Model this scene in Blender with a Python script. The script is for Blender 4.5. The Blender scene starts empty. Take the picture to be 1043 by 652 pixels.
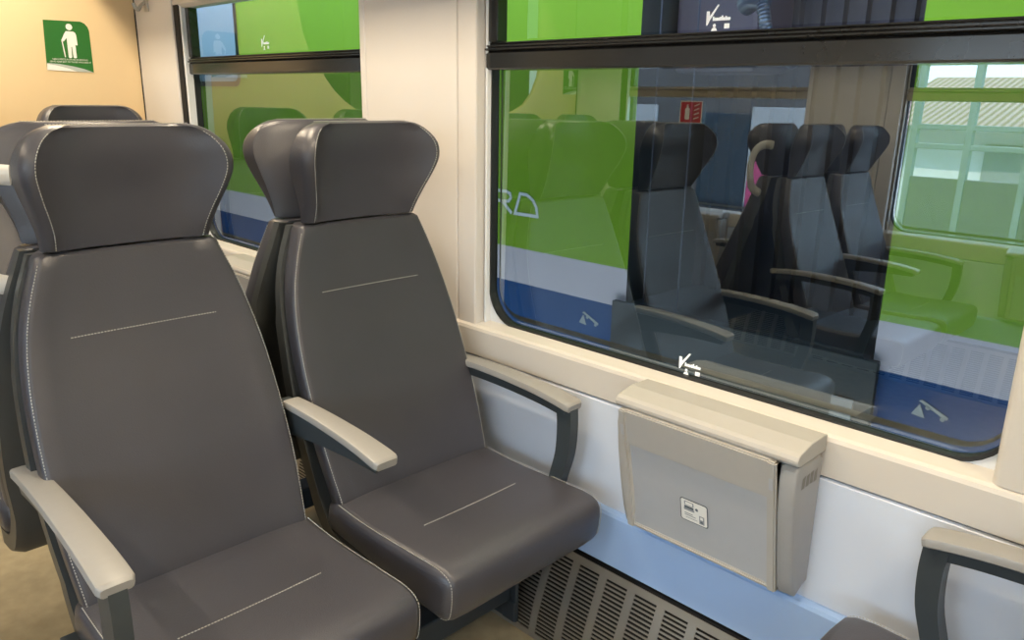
import bpy, bmesh, math, random
from mathutils import Vector, Matrix
random.seed(7)
S = bpy.context.scene
COL = S.collection
PI = math.pi
W = 2.7                       # inner width of the carriage; near wall plane y=0, far wall plane y=-W

# ------------------------------------------------------------------ materials
def new_mat(name):
    m = bpy.data.materials.new(name); m.use_nodes = True
    nt = m.node_tree; b = nt.nodes['Principled BSDF']
    return m, nt, b
def mat(name, col, rough=.5, metal=0., noise=0., nscale=40., bump=0., bscale=300., spec=.5, emis=None, estr=0.):
    m, nt, b = new_mat(name)
    b.inputs['Base Color'].default_value = (*col, 1)
    b.inputs['Roughness'].default_value = rough
    b.inputs['Metallic'].default_value = metal
    b.inputs['Specular IOR Level'].default_value = spec
    tc = nt.nodes.new('ShaderNodeTexCoord')
    if noise > 0:
        n = nt.nodes.new('ShaderNodeTexNoise'); n.inputs['Scale'].default_value = nscale; n.inputs['Detail'].default_value = 5
        nt.links.new(tc.outputs['Object'], n.inputs['Vector'])
        mx = nt.nodes.new('ShaderNodeMix'); mx.data_type = 'RGBA'
        mx.inputs['A'].default_value = (*[max(0, c*(1-noise)) for c in col], 1)
        mx.inputs['B'].default_value = (*[min(1, c*(1+noise)) for c in col], 1)
        nt.links.new(n.outputs['Fac'], mx.inputs['Factor'])
        nt.links.new(mx.outputs['Result'], b.inputs['Base Color'])
    if bump > 0:
        n2 = nt.nodes.new('ShaderNodeTexNoise'); n2.inputs['Scale'].default_value = bscale; n2.inputs['Detail'].default_value = 3
        nt.links.new(tc.outputs['Object'], n2.inputs['Vector'])
        bp = nt.nodes.new('ShaderNodeBump'); bp.inputs['Strength'].default_value = bump; bp.inputs['Distance'].default_value = .002
        nt.links.new(n2.outputs['Fac'], bp.inputs['Height']); nt.links.new(bp.outputs['Normal'], b.inputs['Normal'])
    if emis:
        b.inputs['Emission Color'].default_value = (*emis, 1); b.inputs['Emission Strength'].default_value = estr
    return m

LEATHER = mat('leather', (.056, .056, .068), .34, noise=.10, nscale=9, bump=.22, bscale=420, spec=.5)
SHELL = mat('shell_plastic', (.045, .050, .052), .38, noise=.08, nscale=30)
THREAD = mat('thread', (.40, .40, .38), .8, noise=.05)
PADGREY = mat('armrest_plastic', (.29, .285, .275), .36, noise=.04, nscale=60, bump=.08, bscale=500)
ARMDARK = mat('armrest_frame', (.036, .046, .053), .38, noise=.06)
HANDLE = mat('handle_plastic', (.62, .61, .58), .35, noise=.03)
WALLM = mat('wall_laminate', (.66, .63, .60), .42, noise=.025, nscale=6, bump=.05, bscale=600)
LOWP = mat('skirting_panel', (.33, .49, .80), .42, noise=.025, nscale=5, bump=.05, bscale=600)  # blue of the daylight from the far windows put into the base colour
PANEL = mat('lower_panel', (.62, .68, .79), .42, noise=.025, nscale=5, bump=.06, bscale=600)  # cool daylight tint painted into the laminate colour
SILLM = mat('sill_plastic', (.60, .565, .515), .38, noise=.02, nscale=8)
WHITEF = mat('white_frame', (.72, .74, .76), .32, noise=.02)
RUBBER = mat('black_rubber', (.012, .013, .014), .45, noise=.1)
BLACKMET = mat('black_bar', (.016, .017, .018), .17, noise=.1, nscale=20, spec=.6)
PARTM = mat('partition_laminate', (.76, .58, .34), .45, noise=.03, nscale=4, bump=.04)
CEILM = mat('ceiling_panel', (.72, .70, .66), .5, noise=.02)
FLOORM = mat('floor_vinyl', (.37, .31, .20), .5, noise=.28, nscale=26, bump=.06, bscale=200)
GRILLEM = mat('grille_metal', (.42, .40, .36), .38, metal=.75, noise=.08, nscale=30)
DARKHOLE = mat('dark_void', (.008, .008, .009), .8, noise=.1)
BINM = mat('bin_plastic', (.43, .415, .39), .36, noise=.03, nscale=40, bump=.08, bscale=500)
BINP = mat('bin_flap_face', (.43, .445, .47), .40, noise=.03, nscale=40, bump=.1, bscale=500)
BINS = mat('bin_side', (.34, .34, .34), .42, noise=.03, bump=.08, bscale=500)
GREY = mat('grey_mark', (.23, .22, .20), .6, noise=.06)
STEEL = mat('steel', (.55, .55, .55), .3, metal=.9, noise=.05)
BEAM = mat('beam_paint', (.030, .042, .055), .42, noise=.1)
WHITE = mat('white_print', (.85, .84, .80), .55, noise=.02)
INK = mat('dark_ink', (.10, .12, .14), .6, noise=.03)
INKMID = mat('grey_ink', (.30, .32, .34), .6, noise=.03)
SIGNG = mat('sign_green', (.020, .150, .022), .45, noise=.05)
SIGNGREY = mat('sign_grey', (.45, .50, .47), .5, noise=.04)
SIGNRED = mat('sign_red', (.55, .035, .04), .5, noise=.04)
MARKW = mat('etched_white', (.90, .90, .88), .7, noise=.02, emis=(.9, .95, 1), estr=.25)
RACKM = mat('rack_metal', (.46, .45, .42), .4, metal=.3, noise=.04)
LAMPM = mat('lamp_diffuser', (.9, .85, .75), .5, emis=(1.0, .80, .52), estr=6.)
FARBAR = mat('far_bar', (.42, .36, .26), .4, noise=.05)  # black bar, its warm lamp light painted in as beige
BELLOWS = mat('bellows_rubber', (.030, .021, .025), .8, noise=.25, nscale=12)
GAPDARK = mat('gangway_dark', (.016, .018, .020), .6, noise=.2, nscale=6)
HOSEM = mat('hose_rubber', (.035, .037, .055), .35, noise=.1)
BOGIE = mat('under_dark', (.03, .03, .03), .7, noise=.2)
JACKM = mat('jack_mark', (.26, .26, .25), .6, noise=.03)
LIVERYGREY = mat('livery_mark', (.56, .56, .56), .6, noise=.03)
GROUND = mat('ballast', (.30, .28, .25), .9, noise=.35, nscale=8, bump=.4, bscale=30)
PLATF = mat('platform_concrete', (.60, .59, .56), .8, noise=.12, nscale=3)
SHELT = mat('shelter_paint', (.30, .34, .32), .5, noise=.06)
PLASTER = mat('plaster_wall', (.88, .87, .80), .8, noise=.08, nscale=3)
PARKED = mat('parked_body', (.085, .075, .072), .5, noise=.06)
BLUEPANEL = mat('blue_panel', (.018, .032, .045), .4, noise=.08)
LIGHTPANEL = mat('pale_panel', (.36, .36, .37), .45, noise=.04)
GREYPANEL = mat('grey_panel', (.17, .165, .165), .5, noise=.05)
MAGENTA = mat('magenta_panel', (.42, .05, .14), .5, noise=.06)

def livery():
    m, nt, b = new_mat('carriage_livery')
    tc = nt.nodes.new('ShaderNodeTexCoord'); sp = nt.nodes.new('ShaderNodeSeparateXYZ')
    nt.links.new(tc.outputs['Object'], sp.inputs[0])
    mr = nt.nodes.new('ShaderNodeMapRange'); mr.inputs[1].default_value = -1; mr.inputs[2].default_value = 3
    nt.links.new(sp.outputs['Z'], mr.inputs[0])
    r = nt.nodes.new('ShaderNodeValToRGB'); r.color_ramp.interpolation = 'CONSTANT'
    z = lambda v: (v+1)/4
    e = r.color_ramp.elements
    e[0].position = 0; e[0].color = (.004, .045, .150, 1)
    e[1].position = z(.462); e[1].color = (.50, .42, .45, 1)
    n = e.new(z(.622)); n.color = (.19, .32, .014, 1)
    nt.links.new(mr.outputs[0], r.inputs[0])
    no = nt.nodes.new('ShaderNodeTexNoise'); no.inputs['Scale'].default_value = 2; no.inputs['Detail'].default_value = 6
    nt.links.new(tc.outputs['Object'], no.inputs['Vector'])
    mx = nt.nodes.new('ShaderNodeMix'); mx.data_type = 'RGBA'; mx.blend_type = 'MULTIPLY'; mx.inputs['Factor'].default_value = .18
    nt.links.new(r.outputs[0], mx.inputs['A']); nt.links.new(no.outputs['Fac'], mx.inputs['B'])
    nt.links.new(mx.outputs['Result'], b.inputs['Base Color'])
    b.inputs['Roughness'].default_value = .6; b.inputs['Specular IOR Level'].default_value = .2
    return m
LIVERY = livery()

def tiles():
    m, nt, b = new_mat('roof_tiles')
    tc = nt.nodes.new('ShaderNodeTexCoord'); w = nt.nodes.new('ShaderNodeTexWave'); w.inputs['Scale'].default_value = 4
    nt.links.new(tc.outputs['Object'], w.inputs['Vector'])
    r = nt.nodes.new('ShaderNodeValToRGB'); r.color_ramp.elements[0].color = (.30, .16, .10, 1); r.color_ramp.elements[1].color = (.62, .42, .32, 1)
    nt.links.new(w.outputs['Fac'], r.inputs[0]); nt.links.new(r.outputs[0], b.inputs['Base Color'])
    b.inputs['Roughness'].default_value = .8
    return m
TILES = tiles()

def glass(name, tint, base, graze):
    """pane: tinted see-through plus a mirror-like reflection that grows towards grazing angles"""
    m = bpy.data.materials.new(name); m.use_nodes = True; nt = m.node_tree
    for n in list(nt.nodes): nt.nodes.remove(n)
    o = nt.nodes.new('ShaderNodeOutputMaterial'); mx = nt.nodes.new('ShaderNodeMixShader')
    t = nt.nodes.new('ShaderNodeBsdfTransparent'); t.inputs[0].default_value = (*tint, 1)
    g = nt.nodes.new('ShaderNodeBsdfGlossy'); g.inputs['Roughness'].default_value = .0; g.inputs[0].default_value = (.88, .95, .96, 1)
    lw = nt.nodes.new('ShaderNodeLayerWeight'); lw.inputs['Blend'].default_value = .5
    mr = nt.nodes.new('ShaderNodeMapRange')
    mr.inputs[1].default_value = 0; mr.inputs[2].default_value = 1; mr.inputs[3].default_value = base; mr.inputs[4].default_value = graze
    p = nt.nodes.new('ShaderNodeMath'); p.operation = 'POWER'; p.inputs[1].default_value = 3
    nt.links.new(lw.outputs['Facing'], p.inputs[0]); nt.links.new(p.outputs[0], mr.inputs[0])
    nt.links.new(mr.outputs[0], mx.inputs[0]); nt.links.new(t.outputs[0], mx.inputs[1]); nt.links.new(g.outputs[0], mx.inputs[2])
    nt.links.new(mx.outputs[0], o.inputs[0])
    return m
GLASS = glass('tinted_glass', (.42, .44, .42), .19, .55)
GLASSFAR = glass('far_glass', (.92, .95, .95), .06, .4)
GLASSTOP = glass('clear_glass', (.97, .98, .97), .045, .4)

# ------------------------------------------------------------------ mesh helpers
def link(name, bm, m, parent=None, smooth=False, mods=None):
    bmesh.ops.recalc_face_normals(bm, faces=bm.faces[:])
    me = bpy.data.meshes.new(name); bm.to_mesh(me); bm.free()
    for mm in (m if isinstance(m, (list, tuple)) else [m]): me.materials.append(mm)
    if smooth:
        for p in me.polygons: p.use_smooth = True
        if smooth != 'all':
            try: me.set_sharp_from_angle(angle=math.radians(38))
            except Exception: pass
    o = bpy.data.objects.new(name, me); COL.objects.link(o)
    if parent: o.parent = parent
    return o
def tag(o, label=None, cat=None, group=None, kind=None):
    if label: o['label'] = label
    if cat: o['category'] = cat
    if group: o['group'] = group
    if kind: o['kind'] = kind
    return o
def struct(o, label=None):
    o['kind'] = 'structure'
    return o
def empty(name, loc=(0, 0, 0), rz=0):
    o = bpy.data.objects.new(name, None); COL.objects.link(o); o.location = loc; o.rotation_euler = (0, 0, rz)
    o.empty_display_size = .05
    return o
def box(bm, x0, x1, y0, y1, z0, z1, bev=0, seg=2):
    b = bmesh.new()
    r = bmesh.ops.create_cube(b, size=1)
    bmesh.ops.scale(b, vec=(abs(x1-x0), abs(y1-y0), abs(z1-z0)), verts=b.verts)
    bmesh.ops.translate(b, vec=((x0+x1)/2, (y0+y1)/2, (z0+z1)/2), verts=b.verts)
    if bev: bmesh.ops.bevel(b, geom=b.edges[:], offset=bev, segments=seg, profile=.5, affect='EDGES')
    merge(bm, b)
    return bm
def merge(bm, b):
    me = bpy.data.meshes.new('tmp'); b.to_mesh(me); b.free(); bm.from_mesh(me); bpy.data.meshes.remove(me)
def loft(bm, loops, cap=True, closed=True):
    rows = [[bm.verts.new(p) for p in L] for L in loops]
    n = len(rows[0])
    for a, b in zip(rows, rows[1:]):
        for i in range(n if closed else n-1):
            j = (i+1) % n
            try: bm.faces.new((a[i], a[j], b[j], b[i]))
            except ValueError: pass
    if cap:
        bm.faces.new(rows[0]); bm.faces.new(rows[-1])
    return bm
def extrude_poly(bm, pts, y0, y1, axis='y', bev=0, seg=3):
    """closed 2-D outline extruded along an axis, its two end rims bevelled"""
    b = bmesh.new()
    def P(a, c, t): return {'y': (a, t, c), 'x': (t, a, c), 'z': (a, c, t)}[axis]
    A = [b.verts.new(P(a, c, y0)) for a, c in pts]; B = [b.verts.new(P(a, c, y1)) for a, c in pts]
    n = len(pts); f0 = b.faces.new(A); f1 = b.faces.new(B)
    for i in range(n): b.faces.new((A[i], A[(i+1) % n], B[(i+1) % n], B[i]))
    if bev:
        bmesh.ops.recalc_face_normals(b, faces=b.faces[:])
        bmesh.ops.bevel(b, geom=list(set(list(f0.edges)+list(f1.edges))), offset=bev, segments=seg, profile=.5, affect='EDGES', clamp_overlap=True)
    merge(bm, b); return bm
def tube(bm, pts, r, n=10, flat=None):
    """swept round (or elliptical) section along a polyline"""
    pts = [Vector(p) for p in pts]; loops = []
    up = Vector((0, 0, 1))
    for i, p in enumerate(pts):
        t = (pts[min(i+1, len(pts)-1)]-pts[max(i-1, 0)]).normalized()
        if i == 0:
            u = t.cross(up)
            if u.length < 1e-3: u = t.cross(Vector((1, 0, 0)))
        else:
            u = u-t*u.dot(t)          # carry the frame along the path
        u.normalize(); v = u.cross(t).normalized()
        rr = r[i] if isinstance(r, (list, tuple)) else r
        ra, rb = (rr, rr) if not flat else (rr*flat[0], rr*flat[1])
        loops.append([p+u*ra*math.cos(2*PI*k/n)+v*rb*math.sin(2*PI*k/n) for k in range(n)])
    return loft(bm, loops)
def smooth_path(pts, k=6):
    """Catmull-Rom through the points"""
    pts = [Vector(p) for p in pts]; out = []
    for i in range(len(pts)-1):
        p0, p1, p2, p3 = pts[max(i-1, 0)], pts[i], pts[i+1], pts[min(i+2, len(pts)-1)]
        for j in range(k):
            t = j/k
            out.append(.5*((2*p1)+(p2-p0)*t+(2*p0-5*p1+4*p2-p3)*t*t+(3*p1-p0-3*p2+p3)*t**3))
    out.append(pts[-1]); return out
def stitch(bm, pts, normal, dash=.0036, gap=.0019, w=.0017, h=.0012):
    """a run of thread dashes lying on a surface"""
    pts = [Vector(p) for p in pts]
    acc = 0; segs = []
    for a, b in zip(pts, pts[1:]):
        L = (b-a).length
        if L < 1e-6: continue
        d = (b-a)/L; t = 0
        while t < L:
            ph = acc % (dash+gap)
            if ph < dash-1e-7:
                s = min(dash-ph, L-t)
                if s > dash*.35: segs.append((a+d*t, a+d*(t+s)))
            else: s = min(dash+gap-ph, L-t)
            s = max(s, 1e-5); t += s; acc += s
    for a, b in segs:
        d = (b-a).normalized(); n = (normal(a) if callable(normal) else Vector(normal)).normalized(); s = d.cross(n).normalized()
        n = s.cross(d)
        v = [bm.verts.new(p) for p in (a-s*w/2, a+s*w/2, a+s*w*.3+n*h, a-s*w*.3+n*h, b-s*w/2, b+s*w/2, b+s*w*.3+n*h, b-s*w*.3+n*h)]
        for q in ((0, 1, 2, 3), (7, 6, 5, 4), (3, 2, 6, 7), (1, 5, 6, 2), (0, 3, 7, 4)): bm.faces.new([v[k] for k in q])
    return bm
def lerp(tab, z):
    if z <= tab[0][0]: return tab[0][1]
    for (a, va), (b, vb) in zip(tab, tab[1:]):
        if z <= b: return va+(vb-va)*(z-a)/(b-a)
    return tab[-1][1]
def slerp(tab, z):
    """smooth (Catmull-Rom) table lookup"""
    n = len(tab)
    if z <= tab[0][0]: return tab[0][1]
    if z >= tab[-1][0]: return tab[-1][1]
    for i in range(n-1):
        if z <= tab[i+1][0]:
            x1, p1 = tab[i]; x2, p2 = tab[i+1]
            m1 = (p2-tab[i-1][1])/(x2-tab[i-1][0]) if i > 0 else (p2-p1)/(x2-x1)
            m2 = (tab[i+2][1]-p1)/(tab[i+2][0]-x1) if i+2 < n else (p2-p1)/(x2-x1)
            h = x2-x1; t = (z-x1)/h
            return (2*t**3-3*t*t+1)*p1+(t**3-2*t*t+t)*h*m1+(-2*t**3+3*t*t)*p2+(t**3-t*t)*h*m2
def text_bm(s, size, align='CENTER'):
    c = bpy.data.curves.new('txt', 'FONT'); c.body = s; c.size = size; c.align_x = align; c.align_y = 'CENTER'
    o = bpy.data.objects.new('txt', c); COL.objects.link(o)
    dg = bpy.context.evaluated_depsgraph_get(); me = bpy.data.meshes.new_from_object(o.evaluated_get(dg))
    b = bmesh.new(); b.from_mesh(me); bpy.data.meshes.remove(me)
    bpy.data.objects.remove(o); bpy.data.curves.remove(c)
    return b
def flat_poly(bm, pts2, fn, t=0.):
    """filled outline; fn maps (a,b) to a 3-D point"""
    vs = [bm.verts.new(fn(a, b)) for a, b in pts2]
    bm.faces.new(vs); return bm
def rrect(x0, x1, y0, y1, r, k=5, corners=(1, 1, 1, 1)):
    out = []
    for i, (cx, cy, a) in enumerate(((x1-r, y1-r, 0), (x0+r, y1-r, 90), (x0+r, y0+r, 180), (x1-r, y0+r, 270))):
        if corners[i]:
            for j in range(k+1):
                t = math.radians(a+90*j/k); out.append((cx+r*math.cos(t), cy+r*math.sin(t)))
        else:
            out.append(((x1, y1), (x0, y1), (x0, y0), (x1, y0))[i])
    return out
def circle(cx, cy, r, n=16): return [(cx+r*math.cos(2*PI*i/n), cy+r*math.sin(2*PI*i/n)) for i in range(n)]

# ------------------------------------------------------------------ the seat (local frame: faces +x, x=0 under the headrest face, y=0 its middle)
PADX = [(.40, .150), (.43, .150), (.50, .125), (.60, .087), (.72, .040), (.85, -.006), (.93, -.026), (1.0, -.040)]
PADW = [(.40, .206), (.45, .211), (.55, .219), (.65, .221), (.75, .217), (.82, .209), (.88, .197), (.93, .182), (.97, .167), (1.0, .156)]
HW = [(1.0, .147), (1.03, .150), (1.06, .157), (1.10, .169), (1.135, .177), (1.16, .176), (1.18, .169), (1.197, .157), (1.209, .142), (1.216, .125)]
HXc = [(1.0, -.040), (1.10, -.030), (1.17, -.014), (1.216, -.012)]
HWING = [(1.0, .012), (1.06, .038), (1.12, .058), (1.17, .052), (1.216, .024)]
def pad_section(z, w, f, t, r, bol, n=14, sb=.55, ib=.012):
    """closed loop at height z: front edge first, rounded front corners, flat sides, back"""
    pts = []
    def fx(u): return f + bol*(abs(u)**3.2)
    hw = w-r
    for i in range(n+1):
        u = -1+2*i/n
        pts.append((fx(u), u*hw))
    cx = fx(1)-r
    for j in range(1, 5):
        a = math.radians(90*j/4); pts.append((cx+r*math.cos(a), hw+r*math.sin(a)))
    pts.append((f-t*sb, w))
    pts.append((f-t*(.4+.6*(sb > .5)), w-ib)); pts.append((f-t, 0)); pts.append((f-t*(.4+.6*(sb > .5)), -(w-ib))); pts.append((f-t*sb, -w))
    for j in range(4, 0, -1):
        a = math.radians(90*j/4); pts.append((cx+r*math.cos(a), -(hw+r*math.sin(a))))
    return [(x, y, z) for x, y in pts]
def edge_pt(z, w, f, r, bol, s, ang=38, off=.0006, inset=0):
    a = math.radians(ang); cx = f+bol-r
    return Vector((cx+(r+off)*math.cos(a), s*((w-r-inset)+(r+off)*math.sin(a)), z))
def backrest_bm():
    bm = bmesh.new(); loops = []
    zs = [.405+i*(.992-.405)/26 for i in range(27)]
    for z in zs: loops.append(pad_section(z, slerp(PADW, z), slerp(PADX, z), .052, .012, .010))
    z = .998; loops.append(pad_section(z, slerp(PADW, z)-.006, slerp(PADX, z)-.006, .042, .010, .010))
    loft(bm, loops); return bm
def backrest_stitch(k):
    bm = bmesh.new()
    for s in ((-1,), (1,), ())[k]:
        pts = [edge_pt(z, slerp(PADW, z), slerp(PADX, z), .012, .010, s) for z in [.43+i*(.985-.43)/40 for i in range(41)]]
        stitch(bm, pts, (1, s*.6, .3))
    z = .855
    if k == 2: stitch(bm, [(slerp(PADX, z)+.001+.010*abs(y/.2)**3.2, y, z) for y in [-.13+i*.26/14 for i in range(15)]], (1, 0, .35), w=.0020)
    return bm
def headrest_bm():
    bm = bmesh.new(); loops = []
    zs = [1.003+i*(1.205-1.003)/18 for i in range(19)]+[1.211, 1.215]
    def sec(z, inset=0): return pad_section(z, slerp(HW, z)-inset, slerp(HXc, z)-inset, .058-inset*2, .020, slerp(HWING, z), 18, .12, .022)
    loops.append(sec(1.0, .006))
    for z in zs: loops.append(sec(z))
    loops.append(sec(1.2185, .010)); 
    loft(bm, loops)
    return bm
def headrest_stitch(k):
    bm = bmesh.new()
    for s in ((-1,), (1,), ())[k]:
        pts = [edge_pt(z, slerp(HW, z), slerp(HXc, z), .020, slerp(HWING, z), s, 12, .0007, .004) for z in [1.004+i*(1.206-1.004)/26 for i in range(27)]]
        stitch(bm, pts, (1, s*.3, 0))
    pts = []
    for i in range(25):
        y = -.118+.236*i/24
        pts.append((slerp(HXc, 1.215)-.012, y, 1.2190))
    if k == 2: stitch(bm, pts, (0, 0, 1), w=.0013)
    return bm
CUSH = [(.115, .372), (.106, .395), (.115, .430), (.15, .439), (.21, .435), (.28, .434), (.36, .437), (.42, .439), (.470, .441), (.498, .438), (.513, .431), (.5205, .419), (.5220, .398), (.520, .372), (.516, .352), (.508, .340), (.490, .334), (.40, .338), (.25, .358)]
CW = .221
def cushion_bm():
    bm = bmesh.new(); loops = []
    n = 22
    cz = .385; cx = .31
    ys = [(-CW, .020), (-CW+.002, .012), (-CW+.007, .005), (-CW+.014, .001)]
    mids = [(-CW+.02+i*(2*CW-.04)/12, 0) for i in range(13)]
    allv = ys+mids+[(-y, d) for y, d in reversed(ys)]
    for y, d in allv:
        u = abs(y)/CW; L = []
        for x, z in CUSH:
            dx, dz = x-cx, z-cz; k = max(abs(dx)/.21, abs(dz)/.055)
            nx = dx-d*(1 if dx > 0 else -1)*min(1, abs(dx)/.19); nz = dz-d*(1 if dz > 0 else -1)*min(1, abs(dz)/.045)
            zz = cz+nz; xx = cx+nx
            if z > .40:
                zz -= .006*(1-u**2)*max(0, 1-abs(x-.28)/.2)       # slight dish
            if x > .45: xx -= .006*max(0, (u-.7)/.3)**2          # rounded front corners
            L.append((xx, y, zz))
        loops.append(L)
    loft(bm, loops); return bm
def cushion_stitch(k):
    bm = bmesh.new()
    for s in ((-1,), (1,), ())[k]:
        top = [(x, z) for x, z in CUSH if z > .33 and x > .14][:14]
        pts = []
        for x, z in smooth_path([(x, s, z) for x, z in top], 3) and [(p.x, p.z) for p in smooth_path([(x, 0, z) for x, z in top], 3)]:
            d = .0035; dx, dz = x-.31, z-.385
            fx = x-d*min(1, abs(dx)/.19)*(1 if dx > 0 else -1); fz = z-d*min(1, abs(dz)/.045)*(1 if dz > 0 else -1)
            u = (CW-.009)/CW
            if x > .45: fx -= .006*max(0, (u-.7)/.3)**2
            pts.append((fx+.0012*(1 if x > .48 else 0), s*(CW-.0085), fz+.0012*(1 if z > .4 else 0)))
        stitch(bm, pts, lambda p: Vector((1 if p.x > .49 else .1, s*.8, 1 if p.z > .4 else .1)))
    x = .335
    if k == 2: stitch(bm, [(x, y, .4358-.006*(1-(y/CW)**2)*max(0, 1-abs(x-.28)/.2)+.0010) for y in [-.13+i*.26/14 for i in range(15)]], (0, 0, 1), w=.0020)
    return bm
SHP = [(-.078, .995), (-.074, .93), (-.058, .85), (-.022, .74), (.008, .62), (.040, .52), (.062, .44), (.086, .392), (.125, .352), (.20, .338), (.33, .322), (.46, .322)]
def shell_bm():
    bm = bmesh.new(); loops = []
    path = smooth_path([(x, 0, z) for x, z in SHP], 4)
    for i, p in enumerate(path):
        t = (path[min(i+1, len(path)-1)]-path[max(i-1, 0)]).normalized()
        n = Vector((t.z, 0, -t.x))                        # outwards (behind / below)
        if n.x > 0 and p.z > .5: n = -n
        if p.z < .36 and n.z > 0: n = -n
        w = slerp(PADW, p.z)+.004 if p.z > .45 else (.214 if p.x < .2 else .214-.05*(p.x-.2)/.26)
        th = .013 if p.z > .8 else (.026 if p.z > .5 else .034)
        if i == len(path)-1: th = .012
        a = p-n*.012; b = p+n*th; c = p+n*(th*.7)
        loops.append([a+Vector((0, -w, 0)), c+Vector((0, -w, 0)), b+Vector((0, -w+.02, 0)), b+Vector((0, 0, 0)), b+Vector((0, w-.02, 0)), c+Vector((0, w, 0)), a+Vector((0, w, 0)), a])
    loft(bm, loops); return bm
ARMP = [(-.03, .625), (.03, .631), (.10, .635), (.18, .635), (.26, .632), (.33, .627), (.385, .620), (.412, .615)]
def arm_pad(x0=-.03, wr=.0195, wt=.0265):
    bm = bmesh.new(); loops = []
    path = [p for p in smooth_path([(x, 0, z) for x, z in ARMP], 5) if p.x >= x0-1e-6]
    N = len(path)
    for i, p in enumerate(path):
        t = (path[min(i+1, N-1)]-path[max(i-1, 0)]).normalized(); n = Vector((-t.z, 0, t.x))
        k = i/(N-1); w = wr+(wt-wr)*min(1, k*1.2); th = .021
        if i == N-1: w -= .001
        sec = [(-w, -.004), (-w, .006), (-w+.0015, .0092), (-w+.005, .0106), (0, .0112), (w-.005, .0106), (w-.0015, .0092), (w, .006), (w, -.004), (w-.004, -.007), (-w+.004, -.007)]
        loops.append([p+Vector((0, a, 0))+n*b for a, b in sec])
    e = path[-1]; t = (path[-1]-path[-2]).normalized()
    loops.append([e+(q-e)*.86+t*.005 - Vector((0, 0, .002)) for q in loops[-1]])
    loft(bm, loops); return bm
def arm_frame(post, x0=.0):
    bm = bmesh.new(); loops = []
    path = [p for p in smooth_path([(x, 0, z) for x, z in ARMP], 5) if p.x >= x0 and p.x < .408]
    N = len(path); w = .017
    for i, p in enumerate(path):
        t = (path[min(i+1, N-1)]-path[max(i-1, 0)]).normalized(); n = Vector((-t.z, 0, t.x)); k = i/(N-1)
        th = (.020 if post else .046*(1-k)**1.2+.014)
        a, b = p-n*.006, p-n*(.008+th)
        loops.append([a+Vector((0, -w, 0)), b+Vector((0, -w+.003, 0)), b+Vector((0, w-.003, 0)), a+Vector((0, w, 0))])
    loft(bm, loops)
    if post:
        q = [(.397, .612), (.400, .56), (.396, .50), (.380, .44), (.366, .38), (.360, .345)]
        pth = smooth_path([(x, 0, z) for x, z in q], 4); L = []
        for i, p in enumerate(pth):
            h = .019-.004*i/len(pth)
            L.append([p+Vector((-h, -w, 0)), p+Vector((h, -w+.004, 0)), p+Vector((h, w-.004, 0)), p+Vector((-h, w, 0))])
        loft(bm, L)
        box(bm, .10, .375, -.014, .014, .338, .366, .004)       # foot rail that ties the post to the seat base
    else:
        b = bmesh.new()
        bmesh.ops.create_cone(b, cap_ends=True, segments=20, radius1=.030, radius2=.030, depth=.040, matrix=Matrix.Translation((.048, 0, .603)) @ Matrix.Rotation(PI/2, 4, 'X'))
        merge(bm, b)
    return bm
def handle_bm(s):
    bm = bmesh.new()
    P = smooth_path([(-.060, s*.150, .935), (-.050, s*.180, .930), (-.040, s*.225, .955), (-.040, s*.250, 1.0), (-.040, s*.252, 1.06), (-.045, s*.232, 1.105), (-.058, s*.195, 1.126), (-.075, s*.155, 1.125)], 5)
    tube(bm, P, .015, 12, flat=(.6, 1.2)); return bm
MESH = {}
def part(key, fn, m, parent, smooth=True):
    if key not in MESH:
        o = link(key.split('/')[0], fn(), m, parent, smooth); MESH[key] = o.data; return o
    o = bpy.data.objects.new(key.split('/')[0], MESH[key]); COL.objects.link(o); o.parent = parent; return o
def seams(key, fn, parent):
    for i in range(3): part('stitching/%s%d' % (key, i), lambda: fn(i), THREAD, parent, False)
def make_seat(kind, s, loc, rz, label, group):
    """kind 'aisle': post armrest and grab handle on side s; kind 'window': post armrest on side -s (wall), drop armrest on side s"""
    t = empty('train_chair', loc, rz); tag(t, label, 'seat', group)
    c = part('seat_cushion', cushion_bm, LEATHER, t, 'all'); seams('c', cushion_stitch, c)
    b = part('backrest', backrest_bm, LEATHER, t, True); seams('b', backrest_stitch, b)
    h = part('headrest', headrest_bm, LEATHER, t, True); h.scale.z = .970; h.location.z = .030; seams('h', headrest_stitch, h)
    part('seat_shell', shell_bm, SHELL, t, True)
    side = s if kind == 'aisle' else -s
    away = kind == 'aisle' and abs(rz) > 1 and loc[0] < -1
    if not away:
      a = part('armrest', lambda: arm_frame(True), ARMDARK, t, True); a.location = (0, side*.2285, 0)
      p = part('armrest_pad', arm_pad, PADGREY, a, True); p['label'] = 'light grey armrest pad'
    if kind == 'window':
        a2 = part('armrest/drop', lambda: arm_frame(False, .05), ARMDARK, t, True); a2.location = (-.035, s*.250, .012)
        p2 = part('armrest_pad/drop', lambda: arm_pad(.085), PADGREY, a2, True); p2['label'] = 'light grey armrest pad'
    elif abs(rz) > 1:
        hd = part('grab_handle/%d' % s, lambda: handle_bm(s), HANDLE, t, True); hd['label'] = 'pale grey grab handle'
    return t
YA, YB = -.836, -.337
def far(y): return -W-y
seats = []
GN, GF = 'seats on the near side of the aisle', 'seats across the aisle seen reflected in the window'
make_seat('aisle', -1, (-1.45, YA, 0), 0, 'dark grey leather aisle seat at left front with grey armrest on post', GN)
make_seat('window', -1, (-1.45, YB, 0), 0, 'dark grey leather window seat against the pillar with two armrests', GN)
make_seat('aisle', 1, (-1.652, YA, 0), PI, 'aisle seat turned away, back to back behind the left front seat', GN)
make_seat('window', 1, (-1.652, YB, 0), PI, 'window seat turned away, back to back behind the seat at the pillar', GN)
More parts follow.
